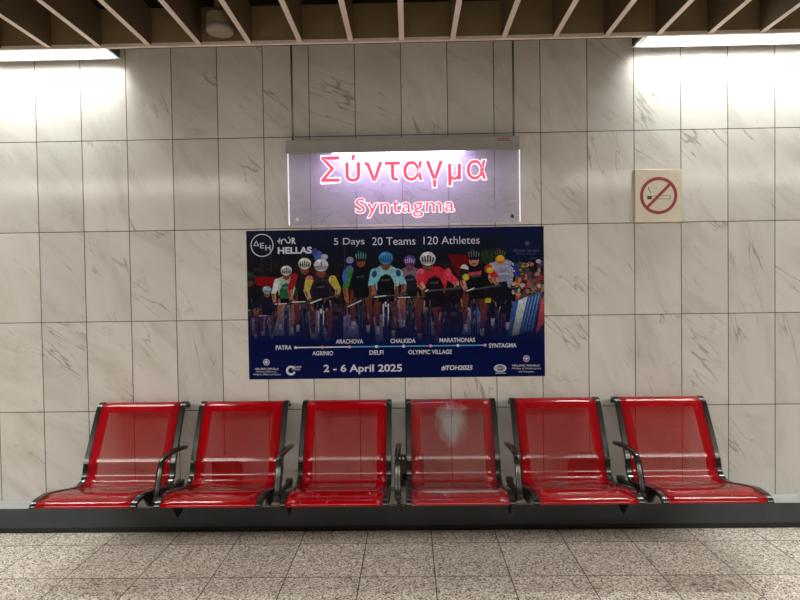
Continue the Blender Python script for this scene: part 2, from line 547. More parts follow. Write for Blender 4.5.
bench = thing('station_bench', 'row of six perforated red metal seats with black side bars, fixed along the tiled wall', 'bench', (0, 0, 0))
SEATS = [
    dict(fade=0.10, frontwear=0.25, label='leftmost perforated red seat of the bench, free left side'),
    dict(fade=0.0, frontwear=0.3, label='bright red perforated seat, second of the bench from the left'),
    dict(fade=0.0, frontwear=0.8, label='bright red perforated seat with paint flaked off its front edge, third from the left'),
    dict(fade=0.75, frontwear=1.0, band=arc_at(17) + 0.015, patch=(0.0, arc_at(6) + 0.020, 0.105, 0.15), label='faded red perforated seat with a worn grey patch on its back'),
    dict(fade=0.12, frontwear=0.45, label='perforated red seat to the right of the grey worn seat'),
    dict(fade=0.15, frontwear=0.9, label='rightmost perforated red seat of the bench with flaked paint on its pan'),
]
bars = None
for i, sp in enumerate(SEATS):
    lab = sp.pop('label')
    m = mat_seat('red_perforated_steel', seed=i * 3.3, **sp)
    s = obj('seat', seat_mesh(), m, bench)
    s.location = (BCX + (i - 2.5) * PITCH, 0, 0)
    s['label'] = lab
    so = s.modifiers.new('sheet', 'SOLIDIFY'); so.thickness = 0.0025; so.offset = 0
    if bars is None:
        bars = [obj('side_bar', bar_mesh(sd), M_FRAME, s) for sd in (-1, 1)]
        # curved bracket plate under each bar, seen in the gaps
        plates = []
        for sd in (-1, 1):
            bm = bmesh.new()
            e = sd * (HW - 0.010)
            pts = [(-0.70, 0.430), (-0.60, 0.420), (-0.50, 0.398), (-0.38, 0.368), (-0.30, 0.372), (-0.30, 0.312),
                   (-0.42, 0.318), (-0.52, 0.338), (-0.60, 0.345), (-0.635, 0.362), (-0.66, 0.395)]
            prism_x(bm, pts, e - 0.006, e + 0.006)
            for yb in (-0.60, -0.42):
                box(bm, e + sd * 0.006 - 0.004, e + sd * 0.006 + 0.004, yb - 0.008, yb + 0.008, 0.366 - (0.012 if yb > -0.5 else 0), 0.382 - (0.012 if yb > -0.5 else 0), 0.002)
            plates.append(obj('seat_bracket', bm, M_BLACK, s))
    else:
        for q in bars + plates:
            c = q.copy(); COL.objects.link(c); c.parent = s

bm = bmesh.new(); box(bm, BCX - 2.5 * PITCH - 0.2, BCX + 2.5 * PITCH + 0.2, -0.30, -0.22, 0.232, 0.312, 0.006)
obj('beam', bm, M_BEAM, bench)

ARM = catmull([(-0.226, 0.574), (-0.300, 0.586), (-0.400, 0.597), (-0.490, 0.603), (-0.545, 0.597), (-0.580, 0.570), (-0.603, 0.530), (-0.628, 0.470), (-0.644, 0.430), (-0.650, 0.392)], 5)
arm0 = None
for k in range(-2, 3):
    gx = BCX + k * PITCH
    if arm0 is None:
        bm = bmesh.new()
        # flat bar with rounded edges
        hw, th = 0.0165, 0.0105
        rings = []
        for i, p in enumerate(ARM):
            d = (ARM[min(i + 1, len(ARM) - 1)] - ARM[max(i - 1, 0)]).normalized()
            nrm = Vector((-d.y, d.x))
            if i == 0: wq = 0.8
            else: wq = 1.0
            ring = []
            for kx, kn in ((-1, -.5), (-1, .5), (-.8, 1), (.8, 1), (1, .5), (1, -.5), (.8, -1), (-.8, -1)):
                q = p + nrm * th * kn
                ring.append(bm.verts.new((kx * hw * wq, q.x, q.y)))
            rings.append(ring)
        for i in range(len(rings) - 1):
            for j in range(8):
                bm.faces.new((rings[i][j], rings[i][(j + 1) % 8], rings[i + 1][(j + 1) % 8], rings[i + 1][j]))
        bm.faces.new(rings[0]); bm.faces.new(list(reversed(rings[-1])))
        bmesh.ops.recalc_face_normals(bm, faces=bm.faces[:])
        arm0 = a = obj('armrest', bm, M_ARM, bench, True)
        bm = bmesh.new()
        pts = [(-0.662, 0.402), (-0.50, 0.396), (-0.310, 0.396), (-0.300, 0.390), (-0.300, 0.232), (-0.345, 0.205), (-0.400, 0.196), (-0.470, 0.284), (-0.515, 0.340), (-0.60, 0.362), (-0.655, 0.385)]
        prism_x(bm, pts, -0.011, 0.011, 0, 0.002)
        box(bm, -0.02, 0.02, -0.345, -0.305, 0.366, 0.400, 0.004)
        sup0 = b = obj('support_plate', bm, M_BLACK, bench)
    else:
        a = arm0.copy(); COL.objects.link(a); a.parent = bench
        b = sup0.copy(); COL.objects.link(b); b.parent = bench
    a.location = (gx, 0, 0); b.location = (gx, 0, 0)
# cross rods joining neighbouring bars
for mxp in (-1.194, 0.0, 1.090):
    bm = bmesh.new()
    box(bm, mxp - 0.074, mxp + 0.074, -0.012, -0.0005, 0.20, 0.40, 0.003)
    box(bm, mxp - 0.074, mxp + 0.074, -0.165, -0.150, 0.370, 0.494, 0.003)
    prism_x(bm, [(-0.152, 0.492), (-0.152, 0.236), (-0.010, 0.236), (-0.010, 0.395), (-0.11, 0.45)], mxp - 0.074, mxp - 0.066)
    prism_x(bm, [(-0.152, 0.492), (-0.152, 0.236), (-0.010, 0.236), (-0.010, 0.395), (-0.11, 0.45)], mxp + 0.066, mxp + 0.074)
    box(bm, mxp - 0.05, mxp + 0.05, -0.221, -0.011, 0.236, 0.300, 0.003)
    w = obj('wall_bracket', bm, M_MOUNT, bench)
    for s in (-0.055, 0.055):
        bm = bmesh.new(); bmesh.ops.create_cone(bm, segments=12, cap_ends=True, radius1=0.009, radius2=0.008, depth=0.012,
                                                matrix=Matrix.Translation((mxp + s, -0.170, 0.474)) @ Matrix.Rotation(math.pi / 2, 4, 'X'))
        obj('bolt', bm, M_BOLT, w)

# ------------------------------------------------------------------ lit station name sign
M_SIGNBOX = plain('grey_sign_housing', rgb(146, 143, 136), 0.4, 0.2)
M_STRIP = glow('sign_strip', (0.74, 0.58, 1.0, 1), SIGN_STRIP)
M_ROD = plain('steel_rod', rgb(120, 115, 108), 0.3, 0.8)
M_LRED = glow('lit_red_lettering', (0.84, 0.035, 0.075, 1), LETTER)
M_LWHITE = glow('lit_white_outline', (1.0, 0.80, 0.84, 1), LETTER * 0.6)
M_EDGE = glow('lit_panel_edge', (0.95, 0.93, 1.0, 1), 0.75)

def mat_panel():
    t = NT('clear_acrylic')
    tc = t.n('ShaderNodeTexCoord').outputs['Object']
    n = t.noise(t.vmul(tc, (1, 1, 1.4)), 3.5, 6.0, 0.6, 0.8)
    sc = t.noise(t.vmul(tc, (1.0, 1, 7.0)), 6.0, 5.0, 0.7, 1.2)
    fac = t.math('ADD', 0.20, t.math('ADD', t.math('MULTIPLY', n, 0.14), t.math('MULTIPLY', t.ramp(sc, [(0.60, 0.0), (0.75, 1.0)]), 0.10)))
    t.b.inputs['Base Color'].default_value = (0.74, 0.75, 0.86, 1)
    t.b.inputs['Roughness'].default_value = 0.12
    tl = t.n('ShaderNodeBsdfTranslucent'); tl.inputs[0].default_value = (0.82, 0.80, 0.96, 1)
    m0 = t.n('ShaderNodeMixShader'); m0.inputs[0].default_value = 0.6
    t.t.links.new(t.b.outputs[0], m0.inputs[1]); t.t.links.new(tl.outputs[0], m0.inputs[2])
    tr = t.n('ShaderNodeBsdfTransparent'); tr.inputs[0].default_value = (0.92, 0.92, 0.98, 1)
    m1 = t.n('ShaderNodeMixShader')
    t.put(m1.inputs[0], fac)
    t.t.links.new(tr.outputs[0], m1.inputs[1]); t.t.links.new(m0.outputs[0], m1.inputs[2])
    t.t.links.new(m1.outputs[0], t.out.inputs['Surface'])
    return t.m

SY = -0.10
sign = thing('station_sign', 'lit hanging acrylic station name sign with red lettering under a grey housing, above the poster', 'sign', (0, SY, 1.94))
bm = bmesh.new(); box(bm, -0.772, 0.704, -0.012, 0.060, 0.478, 0.548, 0.003)
box(bm, -0.772, 0.704, -0.016, 0.0, 0.462, 0.482, 0.002)
obj('housing', bm, M_SIGNBOX, sign)
bm = bmesh.new(); box(bm, -0.48, 0.36, 0.012, 0.045, 0.470, 0.4775)
obj('light_strip', bm, M_STRIP, sign)
bm = bmesh.new(); box(bm, -0.758, 0.702, -0.006, 0.002, 0.010, 0.470)
obj('panel', bm, mat_panel(), sign)
bm = bmesh.new()
box(bm, -0.7625, -0.7575, -0.0065, 0.0025, 0.0095, 0.462)
obj('panel_edge', bm, M_EDGE, sign)
bm = bmesh.new()
box(bm, 0.7015, 0.7065, -0.0065, 0.0025, 0.0095, 0.462)
obj('panel_edge', bm, M_EDGE, sign)
for xr in (-0.732, 0.674):
    bm = bmesh.new(); tube(bm, [(xr, 0.02, 0.545), (xr, 0.02, 1.0), (xr, 0.02, 1.328)], 0.0065, 12)
    obj('hanging_rod', bm, M_ROD, sign, True)
for xb, m in ((-0.705, M_LOUVRE), (0.655, M_BLACK)):
    bm = bmesh.new(); bmesh.ops.create_cone(bm, segments=16, cap_ends=True, radius1=0.012, radius2=0.010, depth=0.010,
                                            matrix=Matrix.Translation((xb, -0.010, 0.045)) @ Matrix.Rotation(math.pi / 2, 4, 'X'))
    obj('fixing_bolt', bm, m, sign)
bm = bmesh.new()
for zz, w in ((0.528, 0.075), (0.516, 0.085)):
    for q in range(9):
        x0 = 0.565 + q * w / 9
        box(bm, x0, x0 + w / 9 * 0.7, -0.0128, -0.0120, zz, zz + 0.007)
obj('maker_plate', bm, plain('dull_red_print', rgb(150, 60, 50), 0.5), sign)

def clusters(V, F):
    """faces of a line of lettering grouped letter by letter, left to right"""
    iv = []
    for f in F:
        iv.append([min(V[i].x for i in f), max(V[i].x for i in f), [f]])
    iv.sort(key=lambda q: q[0])
    out = []
    for lo, hi, fs in iv:
        if out and lo < out[-1][1] + 1e-5:
            out[-1][1] = max(out[-1][1], hi); out[-1][2] += fs
        else:
            out.append([lo, hi, list(fs)])
    return [q[2] for q in out]

def letter_mesh(V, F, T, y):
    bm = bmesh.new()
    vv = {}
    for f in F:
        for i in f:
            if i not in vv:
                x, z = T(V[i]); vv[i] = bm.verts.new((x, y, z))
    for f in F:
        try: bm.faces.new([vv[i] for i in f])
        except ValueError: pass
    r = bmesh.ops.extrude_face_region(bm, geom=bm.faces[:])
    for g in r['geom']:
        if isinstance(g, bmesh.types.BMVert): g.co.y += 0.0016
    bmesh.ops.recalc_face_normals(bm, faces=bm.faces[:])
    return bm

def sign_text(s, x0, x1, z0, z1, bold, out, parent):
    V, F = text_mesh(s, bold, 0.0, 1.10)
    xa, xb = min(v.x for v in V), max(v.x for v in V); ya, yb = min(v.y for v in V), max(v.y for v in V)
    kx, kz = (x1 - x0) / (xb - xa), (z1 - z0) / (yb - ya)
    gs = clusters(V, F)
    for ch, fs in zip(s, gs):
        T = lambda v: (x0 + (v.x - xa) * kx, z0 + (v.y - ya) * kz)
        o = obj('letter', letter_mesh(V, fs, T, -0.0112), M_LRED, parent)
        idx = {i for f in fs for i in f}
        cx = (min(V[i].x for i in idx) + max(V[i].x for i in idx)) / 2; cy = (min(V[i].y for i in idx) + max(V[i].y for i in idx)) / 2
        W, G = text_mesh(ch, bold + out)
        wx = (min(v.x for v in W) + max(v.x for v in W)) / 2; wy = (min(v.y for v in W) + max(v.y for v in W)) / 2
        T2 = lambda v: (x0 + (v.x - wx + cx - xa) * kx, z0 + (v.y - wy + cy - ya) * kz)
        obj('letter_outline', letter_mesh(W, G, T2, -0.0090), M_LWHITE, o)
    return len(gs)

SIGN_Z = 1.94
sign_text('\u03a3\u03cd\u03bd\u03c4\u03b1\u03b3\u03bc\u03b1', -0.550, 0.492, 2.176 - SIGN_Z, 2.386 - SIGN_Z, 0.004, 0.032, sign)
sign_text('Syntagma', -0.334, 0.289, 1.990 - SIGN_Z, 2.112 - SIGN_Z, 0.0, 0.034, sign)

# ------------------------------------------------------------------ no smoking plate
M_NSBOX = plain('cream_plate', rgb(212, 202, 180), 0.4)
M_NSRED = plain('dark_red_print', rgb(140, 8, 28), 0.4)
M_NSBLK = plain('black_print', rgb(30, 32, 32), 0.4)
ns = thing('no_smoking_sign', 'square cream no smoking plate with a red crossed circle, right of the lit sign', 'sign', (1.606, 0, 1.94))
bm = bmesh.new(); box(bm, -0.150, 0.150, -0.030, -0.0005, 0.0, 0.340, 0.004)
obj('plate', bm, M_NSBOX, ns)
def ring2d(bm, cx, cz, r0, r1, y, seg=56):
    A = [bm.verts.new((cx + r0 * math.cos(2 * math.pi * k / seg), y, cz + r0 * math.sin(2 * math.pi * k / seg))) for k in range(seg)]
    B = [bm.verts.new((cx + r1 * math.cos(2 * math.pi * k / seg), y, cz + r1 * math.sin(2 * math.pi * k / seg))) for k in range(seg)]
    for k in range(seg):
        bm.faces.new((A[k], A[(k + 1) % seg], B[(k + 1) % seg], B[k]))
def quad2d(bm, pts, y):
    bm.faces.new([bm.verts.new((p[0], y, p[1])) for p in pts])
bm = bmesh.new()
ring2d(bm, -0.001, 0.170, 0.099, 0.119, -0.0309)
d = 0.108 * math.cos(math.radians(45)); e = 0.0095 * 0.7071
quad2d(bm, [(-d - e, 0.170 - d + e), (-d + e, 0.170 - d - e), (d + e, 0.170 + d - e), (d - e, 0.170 + d + e)], -0.0311)
obj('prohibition_ring', bm, M_NSRED, ns)
bm = bmesh.new()
def line2d(bm, a, b, w, y):
    A, B = Vector(a), Vector(b)
    dv = (B - A).normalized(); n_ = Vector((-dv.y, dv.x)) * w / 2
    quad2d(bm, [A + n_, A - n_, B - n_, B + n_], y)
line2d(bm, (-0.044, 0.168), (0.075, 0.168), 0.003, -0.0305)
line2d(bm, (-0.044, 0.148), (0.075, 0.148), 0.003, -0.0305)
line2d(bm, (0.074, 0.149), (0.074, 0.167), 0.004, -0.0305)
quad2d(bm, [(-0.073, 0.1465), (-0.044, 0.1465), (-0.044, 0.1695), (-0.073, 0.1695)], -0.0305)
line2d(bm, (-0.066, 0.228), (-0.060, 0.200), 0.005, -0.0305)
line2d(bm, (-0.060, 0.205), (-0.048, 0.186), 0.005, -0.0305)
obj('cigarette_symbol', bm, M_NSBLK, ns)

# ------------------------------------------------------------------ race poster
PX0, PX1, PZ0, PZ1 = -1.064, 0.875, 0.954, 1.9295
PGAIN = 1.15
def pm(px, py):
    """place on the sheet, from a measured drawing of it (units: 1/298 of its width)"""
    v = (py - (231 - 5 * (px - 246) / 298)) / ((380 - 4 * (px - 249) / 296) - (231 - 5 * (px - 246) / 298))
    u = (px - (246 + 3 * v)) / (298 - 2 * v)
    return PX0 + u * (PX1 - PX0), PZ1 - v * (PZ1 - PZ0)

poster = thing('race_poster', 'wide blue poster of racing cyclists on the tiles under the lit sign', 'poster', ((PX0 + PX1) / 2, 0, PZ0))
PCX = (PX0 + PX1) / 2
bm = bmesh.new(); box(bm, PX0 - PCX, PX1 - PCX, -0.0050, -0.0005, 0, PZ1 - PZ0, 0.0008)
obj('sheet', bm, plain('navy_print_stock', rgb(1, 12, 66, 1.0), 0.3, spec=0.08), poster)

art = bmesh.new()
ac = art.loops.layers.float_color.new('ink')
NAVY = (4, 18, 66)
def fade_at(py):
    return max(0.0, min(1.0, (py - 304) / 36.0))
def ink(col, py, fade=True):
    k = fade_at(py) ** 0.8 if fade else 0.0
    c = [lin(col[i]) * (1 - k) + lin(NAVY[i]) * k for i in range(3)]
    return (min(1, c[0] * PGAIN), min(1, c[1] * PGAIN), min(1, c[2] * PGAIN), 1.0)
DEPTH = [0]
def shape(pts, col, fade=True, step=True):
    if step: DEPTH[0] += 1
    y = -0.0053 - DEPTH[0] * 0.000003
    vv = []
    for p in pts:
        a, b = pm(*p)
        a = min(max(a, PX0), PX1)
        vv.append(art.verts.new((a - PCX, y, b - PZ0)))
    try: f = art.faces.new(vv)
    except ValueError: return
    f.normal_update()
    if f.normal.y > 0: f.normal_flip()
    for lp in f.loops:
        i = vv.index(lp.vert)
        lp[ac] = ink(col, pts[i][1], fade)
def ell(cx, cy, rx, ry, col, seg=16, rot=0.0, fade=True):
    c_, s_ = math.cos(rot), math.sin(rot)
    shape([(cx + rx * math.cos(a) * c_ - ry * math.sin(a) * s_, cy + rx * math.cos(a) * s_ + ry * math.sin(a) * c_) for a in [2 * math.pi * k / seg for k in range(seg)]], col, fade)
def limb(a, b, wa, wb, col, fade=True):
    A, B = Vector(a), Vector(b)
    d = (B - A)
    if d.length < 1e-4: return
    d.normalize(); n_ = Vector((-d.y, d.x))
    shape([tuple(A + n_ * wa), tuple(A - n_ * wa), tuple(B - n_ * wb), tuple(B + n_ * wb)], col, fade)
    ell(b[0], b[1], wb, wb, col, 8, 0, fade)
def poly(col, *pts, fade=True): shape(list(pts), col, fade)

# background: navy sky, dark stands, banners, road
NXG, NYG = 74, 27
rb = random.Random(3)
def bgcol(px, py):
    if py < 262:
        k = (py - 228) / 34.0
        base = [9 + 6 * k, 20 - 2 * k, 52 - 24 * k]
        if px > 500: base = [6, 20, 58 - 8 * k]
    elif py < 300:
        base = [16, 16, 22]
        if px > 512 and py > 268: base = [rb.choice((40, 90, 140, 30)), rb.choice((35, 60, 90)), rb.choice((30, 50, 70))]
        elif px < 500: 
            q = rb.random()
            base = [16 + 30 * q * q, 15 + 14 * q * q, 20 + 8 * q]
    else:
        q = rb.random()
        base = [22 + 55 * q * q, 20 + 28 * q * q, 34 + 22 * q]
    return base
cols = [[bgcol(246 + 298.0 * i / NXG, 231 + 105.0 * j / NYG) for i in range(NXG + 1)] for j in range(NYG + 1)]
for j in range(NYG):
    for i in range(NXG):
        q = [(246 + 298.0 * (i + a) / NXG + 0.0, 231 + 109.0 * (j + b) / NYG) for a, b in ((0, 0), (0, 1), (1, 1), (1, 0))]
        cc = cols[j][i]
        q = [(p[0], max(p[1], 231 - 5 * (p[0] - 246) / 298)) for p in q]
        shape(q, cc, True, False)
DEPTH[0] += 2
poly((120, 8, 16), (255, 276), (281, 278), (281, 292), (255, 292))
poly((96, 10, 16), (448, 254), (477, 255), (476, 274), (458, 276))
poly((88, 12, 18), (311, 271), (320, 271), (320, 284), (311, 284))
poly((34, 52, 24), (481, 251), (494, 249), (496, 262), (482, 266))
poly((46, 72, 30), (513, 268), (520, 261), (529, 266), (530, 272), (514, 274))
for px, w in ((271, .5), (284, .4), (262, .4), (302, .5), (345, .5)):
    poly((40, 44, 60), (px - w, 244), (px + w, 244), (px + w, 272), (px - w, 272))
# bright road between the wheels
LAV = (120, 118, 165)
for q in (((283, 300), (288, 300), (295, 336), (272, 336)), ((308, 312), (316, 306), (332, 342), (312, 342)), ((344, 316), (354, 314), (364, 342), (344, 342)),
          ((374, 316), (383, 314), (388, 344), (377, 344)), ((398, 299), (406, 299), (406, 326), (400, 328)), ((250, 318), (255, 318), (257, 336), (252, 336)),
          ((264, 316), (270, 316), (271, 336), (262, 336)), ((427, 318), (432, 316), (436, 336), (428, 336)), ((520, 318), (512, 300), (516, 334), (510, 336))):
    poly(LAV, *q)
poly((66, 104, 176), (462, 334), (468, 309), (478, 306), (483, 318), (478, 336))
poly((150, 155, 190), (466, 308), (470, 307), (474, 318), (471, 320))
# spectators and the striped barrier on the right
for i in range(70):
    px = rb.uniform(514, 543); py = rb.uniform(266 - (px - 514) * 0.25, 299)
    ell(px, py, rb.uniform(1.2, 3.0), rb.uniform(1.2, 2.6), rb.choice(((150, 96, 74), (176, 120, 100), (40, 36, 40), (110, 60, 52), (170, 160, 150), (30, 28, 34), (64, 60, 84), (150, 110, 60))), 9)
poly((52, 96, 166), (512, 302), (519, 300), (512, 336), (508, 336))
poly((196, 206, 214), (519, 300), (528, 296), (519, 334), (512, 336))
poly((44, 82, 150), (528, 296), (542, 291), (534, 330), (519, 334))
poly((190, 80, 84), (541, 300), (546, 297), (546, 322), (536, 334))
for k in range(4):
    limb((530 + k * 3.2, 297 - k), (522 + k * 3.2, 330), 0.5, 0.35, (120, 150, 200))

def bike(cx, top, bot, light=False, lean=0.0, r=3.0):
    """front wheel seen end on, with fork and bar"""
    h = (bot - top)
    ell(cx + lean, top + h * 0.58, r, h * 0.42, (12, 12, 18), 18)
    ell(cx + lean, top + h * 0.58, r * 0.62, h * 0.37, (70, 74, 96), 18)
    ell(cx + lean * 1.1, top + h * 0.58, r * 0.30, h * 0.36, (16, 16, 24), 14)
    c = (198, 204, 210) if light else (60, 62, 74)
    limb((cx - r * 0.8, top + 4), (cx - r * 0.8 + lean * 0.6, top + h * 0.55), 0.7, 0.5, c)
    limb((cx + r * 0.8, top + 4), (cx + r * 0.8 + lean * 0.6, top + h * 0.55), 0.7, 0.5, c)
    limb((cx, top - 3), (cx, top + 6), 1.6, 1.0, c)

def rider(cx, cy, s, helm, jersey, sleeve, skin, chest=None, vents=None, bar=True, lean=0.0, light=False, bars_tilt=0.0, hand_l=None, hand_r=None, face=True, legs=(96, 48, 36), shoulder=None, forearm=None, bx=0.0):
    sk = skin; fa = forearm or skin
    sh_y = cy + 13 * s
    hl = hand_l or (cx - 14 * s, cy + 42 * s); hr = hand_r or (cx + 15 * s, cy + 41 * s)
    # legs and wheel first
    for sd, kx, ky in ((-1, 9, 49), (1, 9, 53)):
        limb((cx + sd * 6 * s, cy + 36 * s), (cx + sd * kx * s + lean, cy + ky * s), 4.0 * s, 3.0 * s, legs)
        limb((cx + sd * kx * s + lean, cy + ky * s), (cx + sd * 7.5 * s + lean, cy + (ky + 22) * s), 2.9 * s, 1.6 * s, legs)
        limb((cx + sd * 7.5 * s + lean, cy + (ky + 18) * s), (cx + sd * 7.5 * s + lean, cy + (ky + 24) * s), 1.9 * s, 1.7 * s, (180, 176, 190))
    bike(cx + lean * 0.5, cy + 41 * s, cy + 88 * s, light, lean * 0.6, 3.0 * s)
    # body bent over the bar
    B = cx + bx
    poly((14, 14, 20), (B - 9 * s, cy + 24 * s), (B + 9 * s, cy + 24 * s), (B + 8 * s, cy + 43 * s), (B - 7 * s, cy + 43 * s))
    poly(jersey, (B - 4 * s, sh_y - 6 * s), (B + 4 * s, sh_y - 6 * s), (B + 10 * s, sh_y - 3 * s), (B + 12.5 * s, sh_y + 2 * s), (B + 9 * s, sh_y + 18 * s), (B - 9 * s, sh_y + 18 * s), (B - 12.5 * s, sh_y + 2 * s), (B - 10 * s, sh_y - 3 * s))
    if chest:
        poly(chest, (B - 5 * s, sh_y + 5 * s), (B, sh_y + 2.5 * s), (B + 5 * s, sh_y + 4.5 * s), (B + 8.6 * s, sh_y + 12 * s), (B + 8 * s, sh_y + 22 * s), (B - 8 * s, sh_y + 22 * s), (B - 8.6 * s, sh_y + 12 * s))
        poly(tuple(min(255, c + 40) for c in chest), (B - 4.5 * s, sh_y + 8 * s), (B + 4 * s, sh_y + 7 * s), (B + 4 * s, sh_y + 9.2 * s), (B - 4.5 * s, sh_y + 10 * s))
    for sd, hd in ((-1, hl), (1, hr)):
        sh = (B + sd * 11.5 * s, sh_y + 1.5 * s)
        el = ((sh[0] + hd[0]) / 2 + sd * 3.2 * s, sh[1] * 0.48 + hd[1] * 0.52)
        c1 = sleeve[0] if sd < 0 else sleeve[1]
        ell(sh[0], sh[1], 4.0 * s, 4.4 * s, (shoulder[0 if sd < 0 else 1] if shoulder else c1), 12)
        limb(sh, el, 3.9 * s, 2.9 * s, c1)
        mid = (el[0] * 0.45 + hd[0] * 0.55, el[1] * 0.45 + hd[1] * 0.55)
        limb(el, mid, 2.7 * s, 2.3 * s, fa)
        limb((el[0] - 1.1 * s, el[1]), (mid[0] - 1.0 * s, mid[1]), 1.0 * s, 0.8 * s, tuple(int(c * 0.62) for c in fa))
        limb(mid, hd, 2.3 * s, 1.8 * s, fa)
        ell(hd[0], hd[1], 2.3 * s, 2.8 * s, (34, 26, 28), 10)
        ell(hd[0], hd[1] - 0.6 * s, 1.4 * s, 1.3 * s, sk, 8)
    if bar:
        limb((hl[0] - 3 * s, hl[1] + bars_tilt), (hr[0] + 3 * s, hr[1] - bars_tilt), 0.75 * s, 0.75 * s, (70, 72, 80))
        limb((hl[0], hl[1] + bars_tilt), (cx, (hl[1] + hr[1]) / 2), 0.55 * s, 0.55 * s, (196, 200, 204))
    # head
    if face:
        ell(cx, cy + 6.5 * s, 4.7 * s, 5.6 * s, sk, 16)
        poly((24, 18, 20), (cx - 4.4 * s, cy + 4.2 * s), (cx + 4.4 * s, cy + 4.2 * s), (cx + 3.6 * s, cy + 6.6 * s), (cx + 0.6 * s, cy + 5.8 * s), (cx - 0.6 * s, cy + 5.8 * s), (cx - 3.6 * s, cy + 6.6 * s))
        limb((cx - 1.6 * s, cy + 9.6 * s), (cx + 1.6 * s, cy + 9.6 * s), 0.6 * s, 0.5 * s, (92, 40, 36))
    ell(cx, cy, 7 * s, 6.2 * s, helm, 20)
    poly(tuple(int(c * 0.72) for c in helm), (cx - 6.8 * s, cy + 0.6 * s), (cx + 6.8 * s, cy + 0.6 * s), (cx + 5.6 * s, cy + 4.6 * s), (cx - 5.6 * s, cy + 4.6 * s))
    if vents:
        for k in range(-2, 3):
            limb((cx + k * 2.5 * s, cy - 3.2 * s + abs(k) * 0.9 * s), (cx + k * 2.2 * s, cy + 2.6 * s), 0.72 * s, 0.55 * s, vents)
    ell(cx - 2.2 * s, cy - 3.8 * s, 2.2 * s, 0.9 * s, tuple(min(255, int(c * 1.25 + 10)) for c in helm), 10)

SK = (150, 92, 70); SK2 = (172, 118, 96); SK3 = (120, 66, 50)
rider(249.5, 277, 0.80, (36, 52, 52), (14, 16, 22), ((16, 18, 24), (16, 18, 24)), (90, 60, 50))
rider(267, 290, 0.62, (120, 170, 190), (18, 22, 40), ((18, 22, 40), (18, 22, 40)), SK3, legs=(96, 52, 40))
rider(410.5, 260.5, 0.88, (84, 60, 130), (110, 100, 116), ((196, 176, 170), (150, 140, 150)), SK3, (30, 26, 40), vents=(170, 150, 190), legs=(130, 74, 58))
rider(286.5, 270.5, 0.80, (196, 200, 200), (150, 172, 168), ((196, 202, 206), (60, 130, 84)), SK3, (40, 84, 60), vents=(30, 34, 36), forearm=SK2, legs=(150, 92, 70))
rider(305, 263.5, 0.92, (214, 214, 204), (26, 22, 32), ((150, 24, 36), (30, 26, 36)), (120, 70, 44), vents=(40, 38, 36), forearm=(170, 110, 90))
ell(319, 256, 4.5, 5.5, (70, 96, 170), 12); ell(315, 252, 3, 4, (52, 70, 140), 10); ell(325, 257, 3.4, 3, (170, 172, 190), 10)
rider(361.5, 255.5, 0.98, (24, 40, 46), (12, 16, 28), ((44, 120, 52), (14, 18, 30)), SK3, (10, 14, 26), vents=(80, 130, 140), hand_l=(348, 305), hand_r=(374, 296), shoulder=((78, 96, 168), (14, 18, 30)), forearm=(150, 88, 64), bars_tilt=2.0, light=False)
ell(345.5, 276, 2.6, 7, (60, 92, 176), 10); ell(350.5, 260, 4.0, 3.4, (122, 124, 170), 10)
rider(321.5, 265, 1.02, (196, 198, 208), (44, 34, 44), ((176, 168, 66), (172, 164, 64)), SK3, (24, 20, 34), hand_l=(310.5, 301), hand_r=(337.5, 297), shoulder=((190, 104, 110), (190, 172, 80)), forearm=(178, 142, 110), bars_tilt=2.5, light=True)
poly((40, 40, 52), (321, 262.2), (322.2, 261.6), (322.2, 266.4), (321, 266.4))
rider(386.5, 258, 1.02, (58, 134, 184), (122, 178, 192), ((116, 182, 204), (120, 184, 204)), SK3, (14, 18, 24), vents=(26, 70, 130), hand_l=(375, 297), hand_r=(404.5, 294), forearm=(150, 96, 76), light=True)
ell(375.0, 274, 2.6, 3.6, (36, 62, 96), 12, 0.3); ell(399.0, 273, 2.6, 3.6, (36, 62, 96), 12, -0.3)
rider(428.5, 258.5, 1.12, (200, 202, 210), (176, 34, 50), ((190, 44, 62), (196, 52, 70)), SK3, (20, 16, 24), vents=(26, 26, 32), bx=6.5, hand_l=(426, 291), hand_r=(458, 288), forearm=(196, 136, 118), bars_tilt=0.5)
ell(421.5, 271, 3.4, 2.8, (206, 84, 100), 12); ell(449, 272, 3.0, 4.4, (196, 70, 92), 12)
rider(500.5, 252.5, 0.98, (26, 28, 30), (146, 148, 176), ((150, 150, 178), (40, 50, 120)), (176, 122, 60), (128, 132, 164), vents=(70, 74, 70), bx=3.0, hand_l=(497, 288), hand_r=(517, 287), legs=(20, 20, 34))
poly((18, 18, 26), (492, 283), (507, 281), (511, 300), (505, 314), (494, 306))
ell(500.8, 257.8, 4.0, 3.0, (210, 158, 48), 12)
for k in range(14):
    ell(507 + rb.uniform(0, 9), 262 + k * 1.35 + rb.uniform(-.6, .6), 0.8, 0.8, (176, 186, 220), 6)
rider(474.5, 253.5, 1.05, (22, 24, 28), (16, 16, 22), ((30, 30, 36), (170, 40, 44)), SK2, (14, 14, 20), vents=(80, 84, 90), bx=2.5, hand_l=(467, 291), hand_r=(497, 285), shoulder=((190, 190, 196), (180, 40, 46)), forearm=(186, 128, 106), light=False)
ell(466.5, 277, 3.6, 3.4, (176, 172, 50), 10); ell(490.5, 270, 3.6, 3.0, (186, 176, 40), 10)
poly((170, 60, 84), (469, 272.5), (482, 270.5), (482, 274), (469, 276))
poly((168, 172, 44), (486, 298), (491.5, 298), (491, 302.5), (485.5, 302.5))
